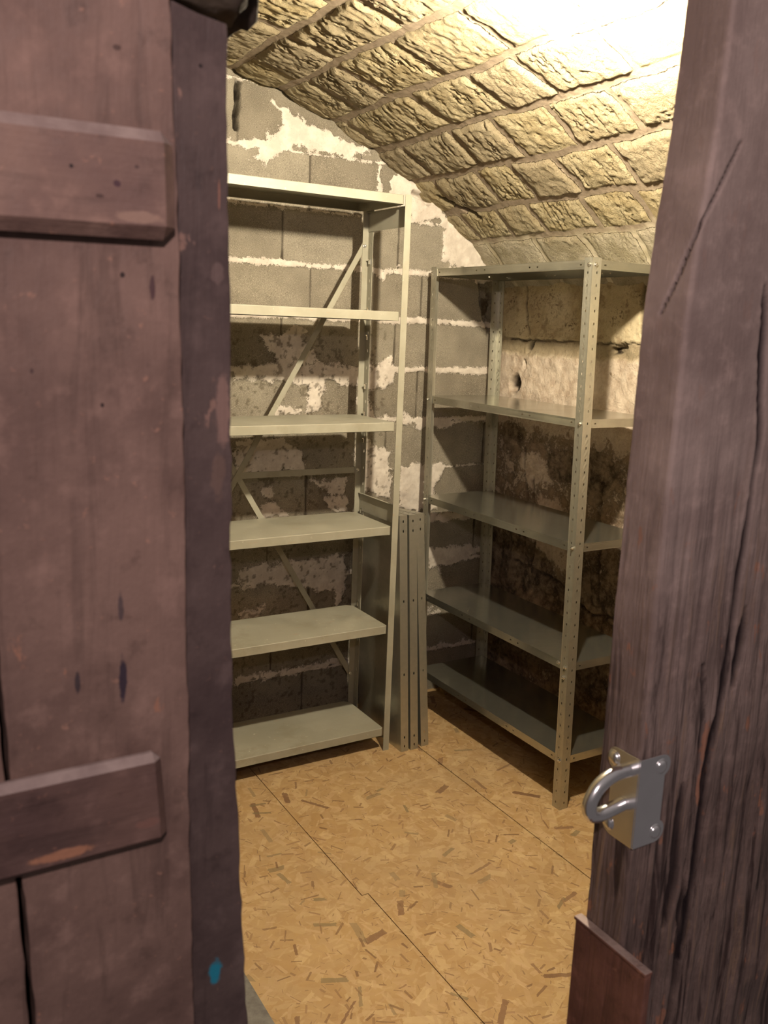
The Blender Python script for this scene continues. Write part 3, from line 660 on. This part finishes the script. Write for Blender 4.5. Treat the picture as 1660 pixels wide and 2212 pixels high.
# ------------------------------------------------------------------ three spare shelves standing on end between the racks
def spare(label, x, y, tx, ty, rz=0.0):
    t = empty('spare_shelf', label, 'shelf panel', (x, y, 0.0), 'spare galvanised shelves standing on end between the racks')
    bm = bmesh.new()
    # plate faces -x, lips point to +x, standing 0.90 high, 0.335 deep
    H_, D_, lp = 0.90, 0.325, 0.0325
    hz = (0.020, 0.058, 0.27, 0.48, 0.60, H_-0.058, H_-0.020)
    sheet(bm, (0, 0, 0), (0, 1, 0), (0, 0, 1), D_, H_)
    hl = [(0.016, v, 0.0028, 0.0052) for v in (0.020, 0.055, 0.30, 0.58, H_-0.058, H_-0.022)]
    for yy in (0, D_): sheet(bm, (0, yy, 0), (1, 0, 0), (0, 0, 1), lp, H_, hl)
    he = [(0.016, v, 0.0028, 0.0048) for v in (0.03, 0.07, D_-0.07, D_-0.03)]
    for zz in (0.0008, H_): sheet(bm, (0, 0, zz), (1, 0, 0), (0, 1, 0), lp, D_, he)
    for yy, d in ((0, 1), (D_, -1)): sheet(bm, (lp, yy, 0.01), (0, d, 0), (0, 0, 1), 0.011, H_-0.02)
    sheet_obj('panel', bm, M_GALV, t, 0.0012)
    t.rotation_euler = (ty, tx, rz)
    return t
spare('leftmost of three spare galvanised shelves standing on end, beside the grey-beige rack', 1.6965, 2.642, -0.010, -0.075)
spare('middle one of three spare galvanised shelves standing on end, tight against its left neighbour', 1.7385, 2.640, -0.012, -0.075)
spare('rightmost of three spare galvanised shelves standing on end, with a dark gap on its left', 1.791, 2.648, -0.027, -0.080)


# ------------------------------------------------------------------ hanging bulb under the vault
lamp = empty('ceiling_lamp', 'bare glowing light bulb hanging from a short cord under the stone vault', 'lamp', LAMP)
me_ = NT('glowing_bulb'); me_.b.inputs['Base Color'].default_value = (1, 0.9, 0.75, 1)
me_.b.inputs['Emission Color'].default_value = (*BULB_COLOR, 1); me_.b.inputs['Emission Strength'].default_value = BULB_STRENGTH
bm = bmesh.new(); bmesh.ops.create_uvsphere(bm, u_segments=24, v_segments=16, radius=0.028)
for v in bm.verts:
    if v.co.z > 0.01: k = (v.co.z-0.01)/0.018; v.co.x *= 1-0.30*k; v.co.y *= 1-0.30*k; v.co.z += 0.022*k
bm_obj('bulb', bm, me_.m, lamp, smooth=True)
M_SOCK = mat_dull('white_porcelain', (0.62, 0.60, 0.55), (0.7, 0.68, 0.62), 20, 0.05)
def cone(bm, r1, r2, z0, z1, seg=20):
    a = bmesh.ops.create_cone(bm, cap_ends=True, segments=seg, radius1=r1, radius2=r2, depth=z1-z0); bmesh.ops.translate(bm, verts=a['verts'], vec=(0, 0, (z0+z1)/2))
bm = bmesh.new(); cone(bm, 0.017, 0.017, 0.047, 0.075); cone(bm, 0.021, 0.013, 0.062, 0.090); bm_obj('socket', bm, M_SOCK, lamp, smooth=False)
bm = bmesh.new(); cone(bm, 0.0035, 0.0035, 0.088, 0.185, 10); cone(bm, 0.03, 0.022, 0.160, 0.178); bm_obj('cord', bm, M_SOCK, lamp)
# ------------------------------------------------------------------ left door leaf of painted planks
DARKHOLE = (0.012, 0.008, 0.010)
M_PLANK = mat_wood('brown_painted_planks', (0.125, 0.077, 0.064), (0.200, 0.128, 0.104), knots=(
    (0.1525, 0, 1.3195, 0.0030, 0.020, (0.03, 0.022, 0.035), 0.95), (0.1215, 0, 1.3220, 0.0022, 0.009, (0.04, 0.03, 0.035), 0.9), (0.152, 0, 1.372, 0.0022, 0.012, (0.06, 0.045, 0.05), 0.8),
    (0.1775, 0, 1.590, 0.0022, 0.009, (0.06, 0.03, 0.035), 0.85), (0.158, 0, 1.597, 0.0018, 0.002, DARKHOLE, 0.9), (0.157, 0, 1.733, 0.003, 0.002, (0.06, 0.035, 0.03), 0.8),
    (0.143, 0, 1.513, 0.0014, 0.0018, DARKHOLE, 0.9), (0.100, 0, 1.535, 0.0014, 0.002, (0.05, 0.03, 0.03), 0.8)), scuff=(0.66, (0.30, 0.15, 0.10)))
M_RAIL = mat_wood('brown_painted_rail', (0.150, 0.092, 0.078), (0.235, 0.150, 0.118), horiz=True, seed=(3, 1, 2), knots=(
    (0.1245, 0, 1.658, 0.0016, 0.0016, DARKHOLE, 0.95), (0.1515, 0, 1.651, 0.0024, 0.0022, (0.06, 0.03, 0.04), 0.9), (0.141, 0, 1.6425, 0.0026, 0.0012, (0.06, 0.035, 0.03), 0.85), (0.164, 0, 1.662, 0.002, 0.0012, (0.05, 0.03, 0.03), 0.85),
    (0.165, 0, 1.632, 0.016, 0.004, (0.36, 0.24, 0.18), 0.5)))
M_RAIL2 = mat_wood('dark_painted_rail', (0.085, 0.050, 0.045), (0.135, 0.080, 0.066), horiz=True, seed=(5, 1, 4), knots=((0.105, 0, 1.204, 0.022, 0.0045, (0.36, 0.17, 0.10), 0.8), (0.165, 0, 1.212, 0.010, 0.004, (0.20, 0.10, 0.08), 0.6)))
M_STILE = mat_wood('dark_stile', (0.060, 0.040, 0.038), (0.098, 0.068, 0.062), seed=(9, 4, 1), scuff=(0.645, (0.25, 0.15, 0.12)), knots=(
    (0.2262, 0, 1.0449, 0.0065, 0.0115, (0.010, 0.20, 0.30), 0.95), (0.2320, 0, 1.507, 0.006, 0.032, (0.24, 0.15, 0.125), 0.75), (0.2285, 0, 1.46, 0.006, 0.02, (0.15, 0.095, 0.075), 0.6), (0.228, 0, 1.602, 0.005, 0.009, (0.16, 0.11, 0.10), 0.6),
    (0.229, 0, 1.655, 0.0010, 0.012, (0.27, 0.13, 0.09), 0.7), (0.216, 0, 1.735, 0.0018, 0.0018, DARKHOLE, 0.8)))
door = bpy.data.objects.new('door_1', None); COL.objects.link(door); door['kind'] = 'structure'; door.location = (0.0, 0.60, 0.0)
DY = -0.60
def prism(bm, outline, y0, y1):
    a = [bm.verts.new((x, y0, z)) for x, z in outline]; b = [bm.verts.new((x, y1, z)) for x, z in outline]
    n = len(outline)
    bm.faces.new(a); bm.faces.new(b[::-1])
    for k in range(n): bm.faces.new((a[k], b[k], b[(k+1) % n], a[(k+1) % n]))
def rough_edge(pts, step=0.01, amp=0.0006, seed=1):
    out = []
    for (x1, z1), (x2, z2) in zip(pts[:-1], pts[1:]):
        n = max(1, int(math.hypot(x2-x1, z2-z1)/step))
        for k in range(n):
            f = k/n; zz = z1+(z2-z1)*f
            out.append((x1+(x2-x1)*f+amp*2*(float(fbm(np.array([zz*60.]), np.array([seed*1.0]), seed)[0])-0.5)*2, zz))
    return out+[pts[-1]]
def door_part(name, outline, y0, y1, mat, bevel=0.0012, segs=2):
    bm = bmesh.new(); prism(bm, outline, y0+DY, y1+DY)
    return bm_obj(name, bm, mat, door, bevel, segs=segs)
# planks: the wide one seen, its neighbours to the left
right = rough_edge([(0.2045, 0.0), (0.2030, 1.0), (0.2004, 1.197), (0.1985, 1.45), (0.1958, 1.6195), (0.1920, 1.735), (0.189, 2.03)], seed=2, amp=0.0007)
left = rough_edge([(0.066, 2.03), (0.0675, 1.60), (0.0735, 1.3168), (0.0825, 1.1364), (0.088, 0.9), (0.092, 0.0)], seed=3, amp=0.0006)
door_part('plank', right+left, 0.605, 0.628, M_PLANK)
door_part('plank', rough_edge([(0.088, 0.0), (0.084, 0.9), (0.0785, 1.1364), (0.0695, 1.3168), (0.0635, 1.60), (0.062, 2.03)], seed=4, amp=0.0006)+[(-0.12, 2.03), (-0.12, 0.0)], 0.607, 0.628, M_PLANK)
door_part('plank', [(-0.123, 0.0), (-0.123, 2.03), (-0.31, 2.03), (-0.31, 0.0)], 0.606, 0.628, M_PLANK)
door_part('rail', [(-0.30, 1.6115), (0.1905, 1.6200), (0.1893, 1.6865), (-0.30, 1.680)], 0.589, 0.605, M_RAIL, 0.0085, 1)
door_part('rail', [(-0.30, 1.189), (0.1800, 1.1930), (0.1755, 1.264), (-0.30, 1.261)], 0.591, 0.605, M_RAIL2, 0.0055, 1)
door_part('stile', [(0.165, 0.0), (0.262, 0.0)]+rough_edge([(0.2580, 0.75), (0.2547, 0.984), (0.2502, 1.08), (0.2443, 1.207), (0.2398, 1.287), (0.2384, 1.502), (0.2352, 1.7), (0.2343, 1.764)], seed=6, amp=0.0009)+[(0.214, 1.767), (0.198, 1.771), (0.165, 1.772)], 0.620, 0.642, M_STILE, 0.0008)

# ------------------------------------------------------------------ right door post: thick weathered board with rounded front corner
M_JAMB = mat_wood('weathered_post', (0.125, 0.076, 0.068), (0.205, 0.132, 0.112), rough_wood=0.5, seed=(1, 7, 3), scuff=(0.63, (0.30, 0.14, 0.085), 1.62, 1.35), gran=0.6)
def jamb_material():
    t = NT('weathered_post_cracked'); p = t.pos()
    ck = t.attr('crack'); sp = t.attr('splinter')
    pg = t.mapping(p, scale=(1, 1, 0.07))
    g1 = t.noise(pg, 70, 5, 0.65, 0.8); g2 = t.noise(pg, 260, 3, 0.6); b1 = t.noise(p, 10, 5, 0.6); b2 = t.noise(p, 40, 5, 0.65); b3 = t.noise(p, 26, 4, 0.6)
    c = t.mix(t.remap(b1, 0.33, 0.68), (0.225, 0.168, 0.150), (0.325, 0.252, 0.225))
    c = t.mix(t.remap(b2, 0.5, 0.74, 0, 0.4), c, (0.44, 0.33, 0.295))
    c = t.mix(t.remap(sp, 0.2, 1.0, 0, 0.75), c, t.mix(1.0, c, (0.42, 0.36, 0.34), 'MULTIPLY'))
    c = t.mix(t.math('MULTIPLY', t.remap(g1, 0.50, 0.36), t.remap(sp, 0, 1, 0.05, 0.85)), c, (0.028, 0.016, 0.015))
    c = t.mix(t.math('MULTIPLY', t.remap(g1, 0.56, 0.68), t.remap(sp, 0, 1, 0.05, 0.8)), c, (0.25, 0.165, 0.11))
    o = t.math('MULTIPLY', t.remap(t.noise(t.mapping(p, scale=(1, 1, 0.4)), 48, 4, 0.6), 0.62, 0.69), t.remap(sp, 0, 0.6, 0.1, 0.8))
    c = t.mix(o, c, (0.33, 0.155, 0.095))
    c = t.mix(ck, c, (0.014, 0.008, 0.009))
    h = t.math('ADD', t.math('MULTIPLY', g1, t.remap(sp, 0, 1, 0.10, 2.0)), t.math('ADD', t.math('MULTIPLY', g2, t.remap(sp, 0, 1, 0.15, 0.5)), t.math('MULTIPLY', b2, 0.4)))
    return t.out(c, t.remap(b2, 0.3, 0.7, 0.6, 0.8), normal=t.bump(h, 0.7, 0.005), spec=0.25)
JX, JF, JB = 0.647, 0.570, 0.622
rr = 0.005
prof = []; pu = []; u = 0.0
def add(x, y):
    global u
    if prof: u += math.hypot(x-prof[-1][0], y-prof[-1][1])
    prof.append((x, y)); pu.append(u)
for k in range(19): add(JX, JB-(JB-JF-rr)*k/18)
for k in range(1, 7):
    a = k/6*PI/2; add(JX+rr*(1-math.cos(a)), JF+rr-rr*math.sin(a))
for k in range(1, 95): add(JX+rr+0.0022*k, JF)
for x, y in ((0.95, JF), (1.10, JF), (1.30, JF), (1.30, JB), (1.0, JB), (0.75, JB), (JX, JB)): add(x, y)
prof = np.array(prof); pu = np.array(pu)
nx = np.zeros_like(prof)
nx[:19] = (-1, 0); nx[19:25] = [(-math.cos(k/6*PI/2), -math.sin(k/6*PI/2)) for k in range(1, 7)]; nx[25:119] = (0, -1); nx[119:122] = (0, -1)
zj = axis([(0.0, 0.75, 0.02), (0.75, 1.98, 0.0026), (1.98, 2.30, 0.02)])
U_, Zj = np.meshgrid(pu, zj, indexing='ij')
edge = np.interp(zj, [0, 1.50, 1.60, 1.665, 1.747, 1.862, 2.3], [0, 0, 0.001, 0.0055, 0.014, 0.018, 0.02])
edge = edge+0.0025*(fbm(zj*14, zj*0, 71)-0.5)+0.0012*(fbm(zj*70, zj*0, 72)-0.5)
spl = sstep(1.62, 1.15, Zj)*0.7+0.3*sstep(1.2, 1.0, Zj)
ck = np.zeros(U_.shape)
uu = U_+(fbm(Zj*9, U_*20, 73)-0.5)*0.008
for pts, wd, st in (([(.084, 1.742), (.066, 1.70), (.053, 1.667), (.036, 1.625), (.020, 1.59)], 0.0014, 0.9), ([(.150, 1.62), (.158, 1.587), (.170, 1.476), (.166, 1.383), (.164, 1.31), (.158, 1.21), (.150, 1.13), (.152, 1.02), (.145, 0.9)], 0.0036, 1.0),
                    ([(.183, 1.30), (.181, 1.26), (.176, 1.215)], 0.0055, 1.0), ([(.115, 1.12), (.120, 1.02), (.112, 0.95)], 0.004, 0.9), ([(.135, 1.0), (.140, 0.92), (.135, 0.8)], 0.006, 0.9), ([(.125, 1.25), (.135, 1.18), (.138, 1.1)], 0.003, 0.8)):
    wdn = wd*(0.35+1.1*fbm(Zj*16, Zj*0+wd*999, 74))*(sstep(pts[-1][1]-0.02, pts[-1][1]+0.03, Zj)*sstep(pts[0][1]+0.02, pts[0][1]-0.03, Zj)+0.01)
    ck = np.maximum(ck, st*sstep(wdn*1.7, wdn*0.6, seg_d(uu, Zj, pts)))
str1 = fbm(U_*170, Zj*7, 75, 4); chunk = fbm(U_*60, Zj*12, 76, 3)
dsp = 0.0004*(chunk-0.5)+spl*0.0045*(sstep(0.35, 0.65, str1)-0.5)*sstep(0.05, 0.09, U_)+spl*0.004*(chunk-0.5)*sstep(0.05, 0.08, U_)-0.006*ck
dsp[122:] = 0; ck[122:] = 0
dsp[0] = 0
XX = prof[:, 0][:, None]+nx[:, 0][:, None]*dsp+np.where(np.arange(len(prof)) < 119, 1.0, 0.0)[:, None]*edge[None, :]
YY = prof[:, 1][:, None]+nx[:, 1][:, None]*dsp
XX[-1] = XX[0]; YY[-1] = YY[0]
jamb = grid_obj('door_2', np.stack([XX, YY, Zj], -1), jamb_material(), dict(crack=ck, splinter=spl))
jamb['kind'] = 'structure'
# reddish stop board nailed to the reveal of the post
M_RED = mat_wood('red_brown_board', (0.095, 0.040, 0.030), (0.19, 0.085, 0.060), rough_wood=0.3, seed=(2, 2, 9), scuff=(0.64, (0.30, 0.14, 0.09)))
bm = bmesh.new(); bm_box(bm, 0.6375, 0.6462, 0.527, 0.628, 0.55, 0.951); bm_box(bm, 0.6355, 0.6464, 0.526, 0.629, 0.951, 0.955)
sb = bm_obj('stop_board', bm, M_RED, jamb, 0.0012); sb['label'] = 'reddish brown stop board nailed to the post'

# angled staple plate with closed ring
M_CHROME = mat_metal('polished_chrome', (0.88, 0.88, 0.89), 0.20)
def ear_outline(w_, z0, z1, r):
    """from the fold (s=0) outwards: two round ears at top and bottom, shallow waist between"""
    pts = [(0, z0)]
    cz = z0+r
    for k in range(9): a = -PI/2+k/8*PI*0.85; pts.append((w_-r+r*math.cos(a), cz+r*math.sin(a)))
    pts.append((w_-r*0.55, (z0+z1)/2))
    cz = z1-r
    for k in range(9): a = -PI*0.35+k/8*PI*0.85; pts.append((w_-r+r*math.cos(a), cz+r*math.sin(a)))
    pts.append((0, z1)); return pts
bm = bmesh.new()
T = 0.0026; x_in, y_in = JX+0.0015, JF+0.0005
for (frame, wdt) in (('side', 0.043), ('front', 0.043)):
    ol = ear_outline(wdt, 1.066, 1.163, 0.0125)
    rows_ = []
    for off in (0, T):
        if frame == 'side': rows_.append([bm.verts.new((x_in-0.0015-off, y_in-T+s_, z)) for s_, z in ol])
        else: rows_.append([bm.verts.new((x_in-T-0.001+s_, y_in-0.0015-off, z)) for s_, z in ol])
    a, b = rows_; n = len(ol)
    bm.faces.new(a); bm.faces.new(b[::-1])
    for k in range(n): bm.faces.new((a[k], a[(k+1) % n], b[(k+1) % n], b[k]))
staple = bm_obj('hasp_staple', bm, M_CHROME, jamb, 0.0009); staple['label'] = 'chrome angled padlock staple'
def tube_mesh(name, pts, r, mat, parent, seg=14, sub=10):
    P_ = [Vector(p) for p in pts]; path = []
    for i in range(len(P_)-1):
        p0 = P_[max(i-1, 0)]; p1 = P_[i]; p2 = P_[i+1]; p3 = P_[min(i+2, len(P_)-1)]
        for k in range(sub):
            t = k/sub; path.append(0.5*((2*p1)+(-p0+p2)*t+(2*p0-5*p1+4*p2-p3)*t*t+(-p0+3*p1-3*p2+p3)*t*t*t))
    path.append(P_[-1]); bm = bmesh.new(); prev = None; ref = Vector((0, 1, 0.01)).normalized(); rings = []
    for i, p in enumerate(path):
        d = (path[min(i+1, len(path)-1)]-path[max(i-1, 0)]).normalized(); a = ref-d*ref.dot(d); a.normalize(); b = d.cross(a)
        rings.append([bm.verts.new(p+(a*math.cos(2*PI*k/seg)+b*math.sin(2*PI*k/seg))*r) for k in range(seg)])
    for a, b in zip(rings[:-1], rings[1:]):
        for k in range(seg): bm.faces.new((a[k], a[(k+1) % seg], b[(k+1) % seg], b[k]))
    bm.faces.new(rings[0]); bm.faces.new(rings[-1][::-1])
    return bm_obj(name, bm, mat, parent, smooth=True)
tube_mesh('staple_ring', [(0.6455, 0.583, 1.1455), (0.622, 0.580, 1.147), (0.603, 0.579, 1.140), (0.593, 0.579, 1.125), (0.597, 0.581, 1.111), (0.613, 0.584, 1.1045), (0.6455, 0.585, 1.108)], 0.0073, M_CHROME, staple)
def screw(loc, d):
    bm = bmesh.new(); a = bmesh.ops.create_uvsphere(bm, u_segments=16, v_segments=10, radius=0.0072)
    for v in bm.verts: v.co.z = max(v.co.z*0.55, -0.001)
    b = bmesh.ops.create_cone(bm, cap_ends=True, segments=16, radius1=0.0092, radius2=0.0078, depth=0.0016)
    bmesh.ops.transform(bm, matrix=Vector((0, 0, 1)).rotation_difference(Vector(d)).to_matrix().to_4x4(), verts=bm.verts)
    bmesh.ops.translate(bm, verts=bm.verts, vec=loc)
    return bm_obj('screw', bm, M_CHROME, staple, smooth=True)
xs_ = x_in-0.0015-T; yf_ = y_in-0.0015-T
screw((xs_, 0.602, 1.1505), (-1, 0, 0)); screw((xs_, 0.602, 1.0785), (-1, 0, 0)); screw((0.6735, yf_, 1.1505), (0, -1, 0)); screw((0.6745, yf_, 1.0785), (0, -1, 0))

# grey concrete block lying on the boards behind the left door leaf
M_CONC = mat_dull('grey_concrete', (0.10, 0.095, 0.09), (0.17, 0.16, 0.15), 30)
blk = box_obj('concrete_block', 0.36, 0.695, 1.50, 1.755, 0.0, 0.10, M_CONC, None, 0.012)
blk['label'] = 'grey concrete block lying on the strand board floor behind the left door leaf'; blk['category'] = 'block'
